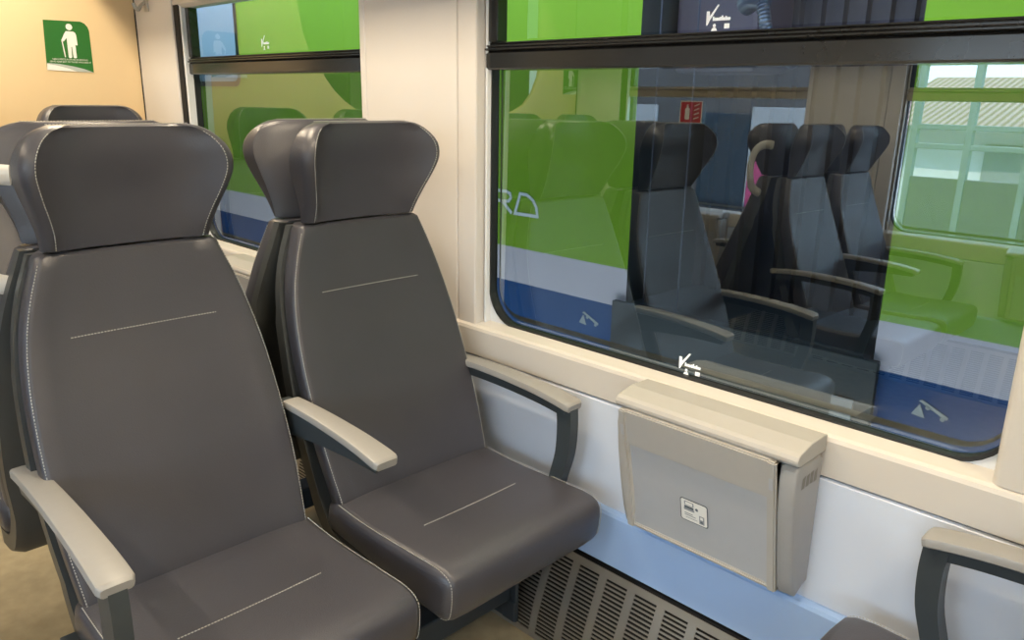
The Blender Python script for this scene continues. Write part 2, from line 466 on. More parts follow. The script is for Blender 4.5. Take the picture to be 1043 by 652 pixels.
make_seat('window', -1, (-3.19, YB, 0), 0, 'rear window seat whose headrest shows under the green sign', GN)
make_seat('aisle', -1, (-3.19, YA, 0), 0, 'rear aisle seat by the end partition, left of the seat under the green sign', GN)
make_seat('window', 1, (.11, YB, 0), PI, 'facing window seat at lower right, cushion corner beside armrest post', GN)
make_seat('aisle', 1, (-1.45, far(YA), 0), 0, 'aisle seat across the aisle, nearer reflection of the facing pair in the window', GF)
make_seat('window', 1, (-1.45, far(YB), 0), 0, 'window seat across the aisle, rightmost reflected seat in the window', GF)
make_seat('aisle', -1, (-1.652, far(YA), 0), PI, 'aisle seat across the aisle turned away, dark reflected seat with handle', GF)
make_seat('window', -1, (-1.652, far(YB), 0), PI, 'window seat across the aisle turned away, behind the reflected dark seat', GF)
make_seat('aisle', 1, (-3.19, far(YA), 0), 0, 'rear aisle seat across the aisle by the far end partition', GF)
make_seat('window', 1, (-3.19, far(YB), 0), 0, 'rear window seat across the aisle by the far end partition', GF)

# beams that carry the seats
def beam(x, ya, yb, label, near=True):
    s = 1 if near else -1
    t = empty('seat_beam', (x, ya, 0)); tag(t, label, 'seat frame', 'dark seat beams')
    b = bmesh.new(); box(b, -.035, .035, 0, yb-ya, .085, .150, .005); link('beam', b, BEAM, t)
    for yy in (.06, (yb-ya)*.52):
        b = bmesh.new(); box(b, -.03, .03, yy*1.-.03, yy+.03, .150, .300, .004); link('upright', b, BEAM, t)
    b = bmesh.new()
    extrude_poly(b, [(-.05, 0), (.05, 0), (.05, .012), (.022, .02), (.022, .09), (-.022, .09), (-.022, .02), (-.05, .012)], s*.25-.03, s*.25+.03, bev=.003)
    o = link('foot', b, BEAM, t); o.location = (0, 0 if near else 0, 0)
    b = bmesh.new(); ye = (yb-ya)
    box(b, -.05, .055, ye-.012 if near else ye, ye if near else ye+.012, .03, .165, .003)
    br = link('wall_bracket', b, BEAM, t)
    b = bmesh.new(); yy = ye-.012 if near else ye+.012
    bmesh.ops.create_cone(b, cap_ends=True, segments=6, radius1=.013, radius2=.011, depth=.010, matrix=Matrix.Translation((.035, yy, .06)) @ Matrix.Rotation(PI/2, 4, 'X'))
    link('bolt', b, STEEL, br)
    b = bmesh.new(); box(b, .015, .055, yy-.006, yy+.006, .035, .09, .002); link('tab', b, BEAM, br)
for x, nm in ((-1.20, 'dark steel beam under the two front seats, bolted at the heater grille'), (-1.925, 'dark steel beam under the back to back seats'), (-2.94, 'dark steel beam under the rear seats by the partition')):
    beam(x, -.84, -.155, nm)
beam(-.14, -.52, -.155, 'dark steel beam under the facing seat at lower right')

# ------------------------------------------------------------------ carriage shell
XL, XR = -5.0, 1.75
def side_y(v, side): return v if side == 0 else -W-v
WINS = [(-3.058, -1.875), (-1.425, -.228), (.25, 1.42)]
ZB, ZT = .708, 1.605
def wall_panel(side, name):
    bm = bmesh.new()
    outer = [(XL, .66), (XR, .66), (XR, 2.25), (XL, 2.25)]
    es = []
    def ring(pts):
        v = [bm.verts.new((a, side_y(0, side), c)) for a, c in pts]
        for i in range(len(v)): es.append(bm.edges.new((v[i], v[(i+1) % len(v)])))
    ring(outer)
    for a, b in WINS: ring(rrect(a+.005, b-.005, ZB, ZT, .095, 8))
    bmesh.ops.triangle_fill(bm, edges=es, use_beauty=True, use_dissolve=False)
    r = bmesh.ops.extrude_face_region(bm, geom=bm.faces[:])
    bmesh.ops.translate(bm, vec=(0, .020 if side == 0 else -.020, 0), verts=[v for v in r['geom'] if isinstance(v, bmesh.types.BMVert)])
    o = link(name, bm, WHITEF); struct(o)
    return o
def run_x(bm, prof, x0, x1, side):
    extrude_poly(bm, [(side_y(y, side), z) for y, z in prof], x0, x1, axis='x')
def sill_and_lower(side, nm):
    b = bmesh.new()
    run_x(b, [(.03, .711), (0, .711), (-.040, .705), (-.047, .701), (-.050, .694), (-.050, .628), (-.045, .625), (.03, .625)], -3.46, XR, side)
    struct(link('trim_%d' % (1+side*20), b, SILLM))
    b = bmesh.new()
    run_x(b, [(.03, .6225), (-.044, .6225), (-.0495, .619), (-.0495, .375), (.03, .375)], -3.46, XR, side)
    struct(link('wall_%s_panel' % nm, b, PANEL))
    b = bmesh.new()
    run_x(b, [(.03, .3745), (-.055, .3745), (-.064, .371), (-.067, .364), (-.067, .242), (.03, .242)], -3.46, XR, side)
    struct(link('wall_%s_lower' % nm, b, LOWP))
    b = bmesh.new()
    run_x(b, [(.03, .2415), (-.055, .2415), (-.055, .0), (.03, 0)], XL, XR, side)
    struct(link('baseboard_%s' % nm, b, DARKHOLE))
    b = bmesh.new()
    run_x(b, [(.03, .70), (0, .70), (0, .242), (.03, .242)], XL, -3.46, side)
    struct(link('wall_%s_end' % nm, b, WALLM))
def pillars(side, base):
    k = base
    def add(x0, x1, m=WALLM, d=-.040, z0=.7055, r=.018):
        nonlocal k
        b = bmesh.new()
        extrude_poly(b, [(a, side_y(c, side)) for a, c in rrect(x0, x1, d, .02, r, 4, (0, 0, 1, 1))], z0, 2.25, axis='z')
        struct(link('trim_%d' % k, b, m, None, True)); k += 1
    # pillar between the first two windows: side piece, wide panel, narrow panel
    add(-1.905, -1.878, r=.006); add(-1.8765, -1.5015, r=.004); add(-1.4995, -1.432, r=.006)
    add(-1.4315, -1.4265, DARKHOLE, -.004, r=.001); add(-1.426, -1.4185, WHITEF, -.016, r=.003)
    add(-.251, .243, SILLM, -.044, r=.020)
    add(1.43, XR, r=.02)
    add(-3.4598, -3.4555, DARKHOLE, -.0425, r=.001); add(-3.455, -3.108, r=.004)
    add(-3.1075, -3.064, DARKHOLE, -.033, r=.002); add(-3.0635, -3.051, WHITEF, -.030, r=.004)
for side, nm in ((0, 'window_side'), (1, 'aisle_side')):
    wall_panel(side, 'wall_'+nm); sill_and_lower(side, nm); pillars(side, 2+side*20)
# top trim above the windows
for side in (0, 1):
    b = bmesh.new(); run_x(b, [(.02, 1.64), (-.030, 1.64), (-.035, 1.575), (-.022, 1.562), (.02, 1.562)], -3.12, XR, side)
    struct(link('trim_%d' % (15+side*20), b, SILLM))

# windows: gasket, lower fixed pane, transom bar, upper hopper pane with its frame
def window(n, x0, x1, side):
    def Y(v): return side_y(v, side)
    b = bmesh.new()
    out = rrect(x0+.004, x1-.004, ZB-.001, ZT+.001, .096, 8); inn = rrect(x0+.0105, x1-.0105, ZB+.0065, ZT-.0065, .0895, 8)
    n_ = len(out)
    for ya, yb in ((-.003, .020),):
        A = [b.verts.new((p[0], Y(ya), p[1])) for p in out]; B = [b.verts.new((p[0], Y(ya), p[1])) for p in inn]
        C = [b.verts.new((p[0], Y(yb), p[1])) for p in out]; D = [b.verts.new((p[0], Y(yb), p[1])) for p in inn]
        for i in range(n_):
            j = (i+1) % n_
            b.faces.new((A[i], A[j], B[j], B[i])); b.faces.new((C[i], D[i], D[j], C[j])); b.faces.new((B[i], B[j], D[j], D[i])); b.faces.new((A[i], C[i], C[j], A[j]))
    fr = struct(link('window_%d' % n, b, RUBBER))
    # lower pane
    b = bmesh.new()
    bot = rrect(x0+.008, x1-.008, ZB+.004, 1.36, .088, 8, (0, 0, 1, 1))
    vs = [b.verts.new((p[0], Y(.0125+.0095*(p[1]-ZB)), p[1])) for p in bot]; b.faces.new(vs)
    link('pane', b, GLASS if side == 0 else GLASSFAR, fr)
    # inner spacer seen as a pale line behind the glass edge
    b = bmesh.new()
    o2 = rrect(x0+.016, x1-.016, ZB+.016, 1.36, .084, 8, (0, 0, 1, 1)); i2 = rrect(x0+.021, x1-.022, ZB+.028, 1.355, .068, 8, (0, 0, 1, 1))
    A = [b.verts.new((p[0], Y(.0225), p[1])) for p in o2]; B = [b.verts.new((p[0], Y(.0225), p[1])) for p in i2]
    for i in range(len(o2)):
        j = (i+1) % len(o2); b.faces.new((A[i], A[j], B[j], B[i]))
    link('spacer', b, GREY, fr)
    # transom bar
    b = bmesh.new()
    prof = [(.02, 1.328), (-.012, 1.328), (-.016, 1.332), (-.016, 1.365), (-.012, 1.369), (-.018, 1.372), (-.021, 1.375), (-.021, 1.379), (-.014, 1.383), (-.016, 1.386), (-.016, 1.391), (-.008, 1.394), (-.010, 1.398), (-.008, 1.402), (.02, 1.402)]
    prof = [(y, z if z < 1.37 else 1.369+(z-1.369)*.62) for y, z in prof]
    run_x(b, prof, x0+.002, x1-.004, side)
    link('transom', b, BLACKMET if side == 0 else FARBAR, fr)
    # hopper frame and pane
    b = bmesh.new()
    for xa, xb, za, zb in ((x0+.006, x0+.036, 1.39, ZT-.006), (x1-.042, x1-.012, 1.39, ZT-.006), (x0+.036, x1-.042, ZT-.034, ZT-.006)):
        box(b, xa, xb, Y(-.014), Y(.02), za, zb, .003)
    hf = link('hopper_frame', b, BLACKMET, fr)
    b = bmesh.new()
    vs = [b.verts.new(p) for p in ((x0+.03, Y(.004), 1.395), (x1-.036, Y(.004), 1.395), (x1-.036, Y(.004), ZT-.02), (x0+.03, Y(.004), ZT-.02))]; b.faces.new(vs)
    link('pane', b, GLASSTOP, hf)
    return fr
for i, (a, c) in enumerate(WINS):
    window(i+1, a, c, 0); window(i+4, a, c, 1)

# floor, ceiling, end walls, partitions
b = bmesh.new(); box(b, XL, XR, -W-.05, .05, -.06, 0); struct(link('floor', b, FLOORM))
b = bmesh.new(); box(b, XL, XR, -W-.05, .05, 2.25, 2.31); struct(link('ceiling', b, CEILM))
b = bmesh.new(); box(b, XR, XR+.05, -W-.05, .05, -.06, 2.31); struct(link('wall_rear', b, WALLM))
def end_wall():
    bm = bmesh.new()
    box(bm, XL-.05, XL, -W-.05, .05, -.06, 2.31)
    return struct(link('wall_vestibule', bm, GREYPANEL))
end_wall()
for nm, xa, xb in (('wall_next_carriage', -25, XL-.06), ('wall_front_carriage', XR+.06, 19)):  # unseen train bodies added past both ends to block open sky
    b = bmesh.new(); box(b, xa, xb, -W-.05, .05, -1.0, 2.6); struct(link(nm, b, GREYPANEL))
def partition(side, name):
    pts = [(.0, 0), (-1.02, 0), (-1.04, .5), (-1.045, 1.05), (-1.03, 1.15), (-.985, 1.20), (-.90, 1.25), (-.84, 1.30), (-.79, 1.36), (-.745, 1.45), (-.71, 1.55), (-.68, 1.75), (-.66, 2.25), (0, 2.25)]
    if side: pts = [(0, 0), (-.95, 0), (-.96, 1.05), (-.92, 1.13), (-.84, 1.165), (-.73, 1.19), (-.60, 1.225), (-.52, 1.26), (-.45, 1.33), (-.40, 1.43), (-.365, 1.6), (-.36, 2.25), (0, 2.25)]
    b = bmesh.new(); extrude_poly(b, [(side_y(y, side), z) for y, z in pts], -3.488, -3.46, axis='x', bev=.006)
    return struct(link(name, b, PARTM, None, True))
partition(0, 'wall_partition_near'); partition(1, 'wall_partition_far')
# vestibule doors beyond the far partition; daylight in their panes is emissive colour
b = bmesh.new(); box(b, XL+.001, XL+.02, -2.60, -1.95, .05, 2.05, .004); dv = struct(link('door_1', b, LIGHTPANEL))
b = bmesh.new(); box(b, XL+.02, XL+.026, -2.46, -2.18, .9, 1.95, .002); link('pane', b, mat('door_pane', (.75, .85, .9), .3, emis=(.75, .93, 1), estr=1.2), dv)

b = bmesh.new(); box(b, -4.65, -3.55, -W+.002, -W+.02, .02, 2.05, .004); dv = struct(link('door_2', b, GREYPANEL))
b = bmesh.new(); box(b, -3.90, -3.70, -W+.02, -W+.026, 1.05, 1.9, .002); link('pane', b, bpy.data.materials['door_pane'], dv)
# luggage racks and lamps
def rack(side, label):
    t = empty('luggage_rack', (-.9, side_y(-.2, side), 1.9)); tag(t, label, 'luggage rack', 'luggage racks')
    s = 1 if side == 0 else -1
    b = bmesh.new(); box(b, -2.5, 2.6, -s*.17, s*.19, -.008, .008); link('shelf', b, RACKM, t)
    b = bmesh.new(); tube(b, [(-2.5, -s*.18, .02), (2.6, -s*.18, .02)], .018); link('rail', b, STEEL, t, True)
rack(0, 'grey metal luggage rack above the near windows'); rack(1, 'grey metal luggage rack above the windows across the aisle')
LX = (-2.95, -1.75, -.55, .65)
for side in (0, 1):
    for i, x in enumerate(LX):
        y = side_y(-.62, side)
        t = empty('ceiling_lamp', (x, y, 2.25)); tag(t, 'warm ceiling light strip above the seats, %s side, %s' % ('near' if side == 0 else 'far', ('by the partition', 'over the back to back seats', 'over the folding table bay', 'behind the camera')[i]), 'ceiling light', 'ceiling light strips')
        b = bmesh.new(); box(b, -.33, .33, -.055, .055, -.02, 0, .004); link('frame', b, RACKM, t)
        b = bmesh.new(); box(b, -.31, .31, -.040, .040, -.024, -.0205, .001); link('diffuser', b, LAMPM, t)
        L = bpy.data.lights.new('lamp_light', 'AREA'); L.shape = 'RECTANGLE'; L.size = .60; L.size_y = .07; L.energy = 17.0 if side == 0 else 11.; L.color = (1.0, .83, .60)
        lo = bpy.data.objects.new('lamp_light', L); COL.objects.link(lo); lo.parent = t; lo.location = (0, 0, -.03)

# ------------------------------------------------------------------ heater grilles: curved sheet with real slots
def grille(side, label):
    t = empty('heater_grille', (0, side_y(-.06, side), 0)); tag(t, label, 'grille', 'heater grilles')
    s = 1 if side == 0 else -1
    prof = [(-.010, .2415), (-.014, .236)]
    v = 15; vb = []
    def pt(q):  # arc parameter 0 top .. 1 floor
        y = -.014-.075*math.sin(q*PI/2*.86)**1.15; z = .232-.232*q
        return y, z
    bm = bmesh.new()
    us = []
    x = -3.40; cols = []
    while x < 1.6: cols.append(x); x += .079
    vbreaks = [0, .075]; slots = []
    n = 22
    for i in range(n):
        a = .075+(.95-.075)*i/n; h = (.95-.075)/n
        slots.append((len(vbreaks)-1)); vbreaks.append(a+h*.58); vbreaks.append(a+h)
    vbreaks.append(1.0)
    slotrow = set(range(1, 1+2*n, 2))
    ub = []
    for c in cols: ub += [(c, False), (c+.009, True), (c+.067, False)]
    ub.append((cols[-1]+.079, False))
    grid = [[bm.verts.new((u, s*pt(q)[0], pt(q)[1])) for q in vbreaks] for u, _ in ub]
    for i in range(len(ub)-1):
        for j in range(len(vbreaks)-1):
            if ub[i][1] and j in slotrow: continue
            bm.faces.new((grid[i][j], grid[i+1][j], grid[i+1][j+1], grid[i][j+1]))
    o = link('perforated_sheet', bm, GRILLEM, t)
    m = o.modifiers.new('solid', 'SOLIDIFY'); m.thickness = .0025; m.offset = -1
    b = bmesh.new()
    L = [(-3.40, s*(pt(q)[0]+.012), pt(q)[1]) for q in (0, .25, .5, .75, 1)]; R = [(1.62, y, z) for _, y, z in L]
    A = [b.verts.new(p) for p in L]; B = [b.verts.new(p) for p in R]
    for i in range(4): b.faces.new((A[i], A[i+1], B[i+1], B[i]))
    link('back_plate', b, DARKHOLE, t)
grille(0, 'slotted metal heater grille along the foot of the window wall')
grille(1, 'slotted metal heater grille along the far wall across the aisle')

# ------------------------------------------------------------------ folding table units on the wall
def table_unit(cx, side, label, group):
    s = 1 if side == 0 else -1
    t = empty('folding_table', (cx, side_y(-.05, side), 0), 0 if side == 0 else PI); tag(t, label, 'folding table', group)
    hw = .188
    # body with two cheeks
    b = bmesh.new()
    body = [(0, .400), (-.040, .392), (-.055, .41), (-.096, .668), (0, .668)]
    extrude_poly(b, body, -hw+.02, hw-.02, axis='x'); link('body', b, BINS, t)
    for sx in (-1, 1):
        b = bmesh.new()
        ch = [(0, .662), (0, .412), (-.018, .408), (-.044, .396), (-.052, .402), (-.066, .44), (-.080, .50), (-.096, .58), (-.103, .640), (-.101, .664), (-.092, .672), (-.01, .672)]
        x0 = sx*(hw-.006) if sx > 0 else -hw-.002; 
        extrude_poly(b, ch, sx*(hw-.030), sx*(hw+.002), axis='x', bev=.006)
        c = link('cheek', b, BINM if sx < 0 else BINS, t, True)
        if sx > 0:
            b = bmesh.new(); rnd = random.Random(3)
            for i in range(4):
                y0 = -.080+i*.0155
                flat_poly(b, [(y0, .625+rnd.random()*.004), (y0+.0125, .626), (y0+.0125, .650), (y0+.002, .650-rnd.random()*.006)], lambda a, c_: (hw+.0028, a, c_))
            link('worn_sticker', b, GREY, c)
            b = bmesh.new(); box(b, hw-.030, hw-.004, -.107, -.094, .400, .640, .004)
    # lid
    b = bmesh.new()
    lid = [(0, .676), (0, .706), (-.004, .708), (-.058, .7085), (-.098, .7000), (-.1055, .6955), (-.109, .689), (-.109, .684), (-.105, .678), (-.098, .676)]
    extrude_poly(b, lid, -hw-.004, hw+.004, axis='x', bev=.002, seg=2); l = link('lid', b, BINM, t, False)
    # table flap hanging in front, slightly tilted: modelled flat then leaned
    f = empty('f')
    bpy.data.objects.remove(f)
    def F(u, w_, d):   # u along x, w_ height along flap, d thickness outwards
        a = math.atan2(.058, .285)
        y = -.108+.058*(1-w_)-d*math.cos(a); z = .398+.280*w_-d*math.sin(a)*.3
        return (u, y, z)
    x0, x1 = -hw+.010, hw-.030
    def slab(u0, u1, w0, w1, d0, d1, bev=.002):
        bb = bmesh.new()
        vs = [bb.verts.new(F(u, w_, d)) for d in (d0, d1) for u, w_ in ((u0, w0), (u1, w0), (u1, w1), (u0, w1))]
        for q in ((0, 1, 2, 3), (7, 6, 5, 4), (0, 4, 5, 1), (1, 5, 6, 2), (2, 6, 7, 3), (3, 7, 4, 0)): bb.faces.new([vs[k] for k in q])
        bmesh.ops.recalc_face_normals(bb, faces=bb.faces[:])
        if bev: bmesh.ops.bevel(bb, geom=bb.edges[:], offset=bev, segments=2, affect='EDGES')
        return bb
    flap = link('table_flap', slab(x0+.004, x1-.004, .01, .97, -.016, .004), BINP, t)
    b = bmesh.new(); merge(b, slab(x0, x1, .72, 1.0, -.016, .008, .003)); link('top_rail', b, BINM, flap)
    b = bmesh.new(); merge(b, slab(x0, x1, 0, .035, -.016, .009, .003)); link('bottom_rail', b, BINM, flap)
    for ua, ub_ in ((x0, x0+.017), (x1-.017, x1)):
        b = bmesh.new(); merge(b, slab(ua, ub_, -.005, 1.0, -.020, .012, .003)); a = link('side_arm', b, BINM, flap)
        b = bmesh.new(); merge(b, slab(ua+.005, ub_-.004, .80, .885, .0122, .0132, .0004)); link('latch', b, BINP, a)
    # sticker with the no-laptop pictogram
    su, sw = x0+.134, .265     # lower left corner (u, w)
    SW, SH = .062, .185
    def G(a, c, d): return F(su+a*SW, sw+c*SH, d)
    st = bmesh.new(); flat_poly(st, rrect(0, 1, 0, 1, .10), lambda a, c: G(a, c, .0052)); so = link('pictogram_label', st, INK, flap)
    st = bmesh.new(); flat_poly(st, rrect(.035, .965, .035, .965, .08), lambda a, c: G(a, c, .0056)); link('label_face', st, WHITE, so)
    st = bmesh.new()
    for p in (rrect(.16, .50, .72, .90, .03), rrect(.14, .52, .50, .60, .02), rrect(.52+.05, .66, .60, .74, .05)): 
        flat_poly(st, p, lambda a, c: G(a, c, .0060))
    for p in ([(.16, .38), (.46, .38), (.46, .345), (.16, .345)], [(.16, .30), (.56, .30), (.56, .265), (.16, .265)], [(.20, .19), (.62, .19), (.62, .165), (.20, .165)], [(.69, .10), (.87, .10), (.87, .46), (.69, .46)]):
        flat_poly(st, p, lambda a, c: G(a, c, .0060))
    link('pictogram', st, INKMID, so)
    st = bmesh.new()
    for p in (rrect(.20, .46, .745, .875, .02), [(.73, .30), (.83, .30), (.83, .42), (.73, .42)]): flat_poly(st, p, lambda a, c: G(a, c, .0064))
    link('pictogram_screen', st, WHITE, so)
    st = bmesh.new()
    flat_poly(st, rrect(.16, .50, .60, .70, .02), lambda a, c: G(a, c, .0062)); flat_poly(st, circle(.78, .20, .05, 10), lambda a, c: G(a, c, .0066)); flat_poly(st, circle(.60, .68, .05, 10), lambda a, c: G(a, c, .0066))
    link('pictogram_dark', st, INK, so)
    return t
GT = 'folding table units'
table_unit(-.695, 0, 'beige folded wall table unit under the large window with pictogram label', GT)
table_unit(-2.46, 0, 'beige folded wall table unit under the left window, behind the front seats', GT)
table_unit(-2.46, 1, 'folded wall table unit across the aisle, seen reflected beside the dark seat', GT)
table_unit(-.67, 1, 'folded wall table unit across the aisle, beside the rightmost reflected seat', GT)

# ------------------------------------------------------------------ green sign on the partition
def sign(side, label):
    s = 1 if side == 0 else -1
    X0 = -3.4590
    t = empty('priority_seat_sign', (X0, -.30 if side == 0 else -W+.095, 1.42)); tag(t, label, 'sign', 'priority seat signs')
    # a: to the viewer's right (towards the wall on the near side), c: up; metres from the middle
    def M(d): return lambda a, c: (d, a, c)
    b = bmesh.new(); flat_poly(b, [(-.078, .096), (.052, .098), (.066, .092), (.076, .080), (.080, .064), (.079, -.088), (-.086, -.083)], M(.0006)); link('green_face', b, SIGNG, t)
    b = bmesh.new(); flat_poly(b, [(-.083, -.058), (-.04, -.060), (.01, -.068), (.045, -.076), (.079, -.088), (-.086, -.083)], M(.0010)); link('grey_swoosh', b, SIGNGREY, t)
    b = bmesh.new(); flat_poly(b, [(-.083, -.061), (-.05, -.066), (-.01, -.076), (.02, -.0865), (-.086, -.0835)], M(.0014)); link('white_swoosh', b, WHITE, t)
    b = bmesh.new(); f = M(.0014)
    flat_poly(b, circle(.009, .076, .0115, 18), f)
    flat_poly(b, [(-.004, .060), (.022, .060), (.028, .056), (.031, .048), (.032, .012), (.028, .010), (.024, .012), (.024, .030), (.024, -.034), (.021, -.037), (.014, -.037), (.012, -.034), (.011, .004), (.009, .004), (.007, -.034), (.004, -.037), (-.003, -.037), (-.005, -.034), (-.004, .036), (-.016, .022), (-.024, .026), (-.010, .052)], f)
    flat_poly(b, [(-.0235, .028), (-.0195, .028), (-.0145, -.034), (-.0185, -.035)], f)
    link('walking_figure', b, WHITE, t)
    b = bmesh.new()
    for s_, c, z in (('CEDI IL POSTO A CHI NE HA BISOGNO', 0, -.043), ('LEAVE YOUR SEAT TO THOSE WHO NEED IT', 0, -.052)):
        tb = text_bm(s_, .0082)
        bmesh.ops.scale(tb, vec=(.88, 1, 1), verts=tb.verts)
        for v in tb.verts: v.co = Vector((.0014, v.co.x, v.co.y+z))
        merge(b, tb)
    link('lettering', b, WHITE, t)
    if side == 1: pass
sign(0, 'green priority seat sign with walking stick figure on the left partition')
sign(1, 'green priority seat sign on the far partition, seen reflected in the big window')

# coat hook
t = empty('coat_hook', (-3.33, -.04, 1.585)); tag(t, 'small grey coat hook on the wall panel beside the partition', 'hook')
b = bmesh.new(); box(b, -.018, .018, -.006, .003, -.022, .03, .003); link('plate', b, RACKM, t, True)
b = bmesh.new(); tube(b, smooth_path([(0, -.004, .012), (0, -.022, .0), (0, -.034, -.018), (0, -.045, -.010), (0, -.050, .006)], 4), .007); link('hook', b, RACKM, t, True)

# ------------------------------------------------------------------ etched glass marks
def mark(x, z, y, w, label, side=0):
    t = empty('glass_mark', (x, y, z)); tag(t, label, 'mark', 'etched marks on the window glass')
    def f(a, c): return (a*w, 0, c*w)
    b = bmesh.new()
    flat_poly(b, [(-.48, .22), (-.36, .22), (-.34, .06), (-.06, .42), (.0, .40), (-.32, -.06), (-.42, -.24), (-.46, -.24)], f)
    link('slash', b, MARKW, t)
    b = bmesh.new()
    rnd = random.Random(5); a = -.22
    for hgt in (.14, .10, .10, .10, .12, .16, .10, .14, .10, .10):
        box(b, (a)*w, (a+.055)*w, -.0002, .0002, -.10*w, (-.10+hgt)*w); a += .068
    box(b, -.22*w, .46*w, -.0002, .0002, -.055*w, -.035*w)
    link('lettering', b, MARKW, t)
    b = bmesh.new()
    flat_poly(b, circle(-.14, -.25, .06, 10), f); flat_poly(b, [(-.26, -.42), (-.02, -.42), (-.08, -.32), (-.20, -.32)], f)
    flat_poly(b, [(.24, -.36), (.44, -.36), (.44, -.20), (.24, -.20)], f)
    link('symbols', b, MARKW, t)
mark(-.827, .7385, .0112, .056, 'small white etched mark at the bottom edge of the large window glass')
mark(-.822, 1.414, .0030, .054, 'small white etched mark on the upper pane of the large window')
mark(-2.500, 1.425, .0030, .054, 'small white etched mark on the upper pane of the left window')

# fire extinguisher sign on the glass across the aisle
t = empty('fire_sign', (-2.605, -W+.012, 1.235)); tag(t, 'red and white fire safety sticker on the window across the aisle', 'sign')
def f1(d): return lambda a, c: (a, d, c)
b = bmesh.new(); flat_poly(b, [(-.075, -.085), (.075, -.085), (.075, .075), (-.075, .075)], f1(.001)); link('white_face', b, WHITE, t)
b = bmesh.new(); flat_poly(b, [(-.068, -.045), (.068, -.045), (.068, .068), (-.068, .068)], f1(.0015)); link('red_panel', b, SIGNRED, t)
b = bmesh.new()
flat_poly(b, rrect(-.040, -.008, -.03, .035, .008), f1(.002)); flat_poly(b, [(-.03, .035), (-.018, .035), (-.018, .055), (-.03, .055)], f1(.002))
for i in range(4): flat_poly(b, [(.02, -.03+i*.024), (.055, -.018+i*.024), (.055, -.010+i*.024), (.02, -.022+i*.024)], f1(.002))
link('symbols', b, WHITE, t)
b = bmesh.new()
for z in (-.058, -.072): box(b, -.06, .06, .0015, .002, z-.003, z+.003)
link('text_lines', b, INKMID, t)

# ------------------------------------------------------------------ the green train on the next track
YO = 1.1
def carriage(x0, x1, label, wins):
    t = empty('train_carriage', ((x0+x1)/2, YO+1.4, 0)); tag(t, label, 'train carriage', 'carriages of the green train')
    cx = (x0+x1)/2
    b = bmesh.new()
    prof = [(YO, -.55), (YO, 2.05), (YO+.06, 2.35), (YO+.30, 2.62), (YO+.9, 2.75), (YO+1.9, 2.75), (YO+2.5, 2.62), (YO+2.74, 2.35), (YO+2.8, 2.05), (YO+2.8, -.55)]
    extrude_poly(b, [(y-YO-1.4, z) for y, z in prof], x0-cx, x1-cx, axis='x')
    bo = link('body', b, [LIVERY, GAPDARK], t)
    for p in bo.data.polygons:
        if abs(p.normal.x) > .9: p.material_index = 1
    for wx0, wx1, z0, z1 in wins:
        b = bmesh.new(); flat_poly(b, rrect(wx0-cx, wx1-cx, z0, z1, .06), lambda a, c: (a, -1.4-.004, c)); fr = link('window', b, RUBBER, t)
        b = bmesh.new(); flat_poly(b, rrect(wx0-cx+.03, wx1-cx-.03, z0+.03, z1-.03, .04), lambda a, c: (a, -1.4-.008, c)); link('pane', b, mat('carriage_pane', (.24, .31, .35), .5, noise=.04, nscale=3), fr)
    b = bmesh.new(); box(b, x0-cx+.05, x1-cx-.05, -1.3, 1.3, -1.0, -.55); link('underframe', b, BOGIE, t)
    return t, cx
tl, cl = carriage(-24.0, -1.80, 'green carriage with white and blue bands, left of the dark gangway', [(-6.3, -4.86, 1.30, 2.0)])
tr, cr = carriage(-.84, 18.0, 'green carriage with white and blue bands, right of the dark gangway', [])
def livery_poly(parent, cx, name, polys, m=LIVERYGREY, d=.003):
    b = bmesh.new()
    for p in polys: flat_poly(b, p, lambda a, c: (a-cx, -1.4-d, c))
    return link(name, b, m, parent)
# outlined letters R and D
def sheared(pts): return [(x, z) for x, z in pts]
def stroke(bm, pts, wd, cx, closed=False):
    """flat ribbon along a 2-D polyline with mitred joints"""
    P = [Vector((a, c)) for a, c in pts]; n = len(P); L = []; R = []
    for i in range(n):
        if closed: a, b_ = P[i-1], P[(i+1) % n]
        else: a, b_ = P[max(i-1, 0)], P[min(i+1, n-1)]
        d1 = (P[i]-a).normalized() if (P[i]-a).length > 0 else (b_-P[i]).normalized()
        d2 = (b_-P[i]).normalized() if (b_-P[i]).length > 0 else d1
        n1 = Vector((-d1.y, d1.x)); n2 = Vector((-d2.y, d2.x)); m = (n1+n2)
        m = m/max(m.length, 1e-6); k = wd/2/max(.5, m.dot(n1))
        L.append(P[i]+m*k); R.append(P[i]-m*k)
    V = [[bm.verts.new((q.x-cx, -1.4-.003, q.y)) for q in side_] for side_ in (L, R)]
    for i in range(n if closed else n-1):
        j = (i+1) % n; bm.faces.new((V[0][i], V[0][j], V[1][j], V[1][i]))
b = bmesh.new()
stroke(b, [(-2.575, .866), (-2.475, .866), (-2.452, .858), (-2.447, .842), (-2.458, .826), (-2.485, .822), (-2.560, .822)], .014, cl)
stroke(b, [(-2.500, .822), (-2.440, .774)], .016, cl)
link('letter_r', b, LIVERYGREY, tl)
b = bmesh.new()
stroke(b, [(-2.420, .776), (-2.390, .864), (-2.350, .862), (-2.315, .845), (-2.293, .815), (-2.285, .776)], .014, cl, True)
link('letter_d', b, LIVERYGREY, tl)
def jack_mark(parent, cx, x, z):
    livery_poly(parent, cx, 'lifting_mark', [[(x-.018, z-.036), (x+.022, z-.040), (x+.004, z+.002)], [(x-.002, z+.010), (x+.008, z+.016), (x+.086, z-.020), (x+.082, z-.030), (x+.072, z-.026)], circle(x+.026, z-.006, .007, 8), circle(x+.070, z-.030, .007, 8)], JACKM)
jack_mark(tl, cl, -2.014, .399); jack_mark(tr, cr, -.690, .394); jack_mark(tl, cl, -4.05, .399)
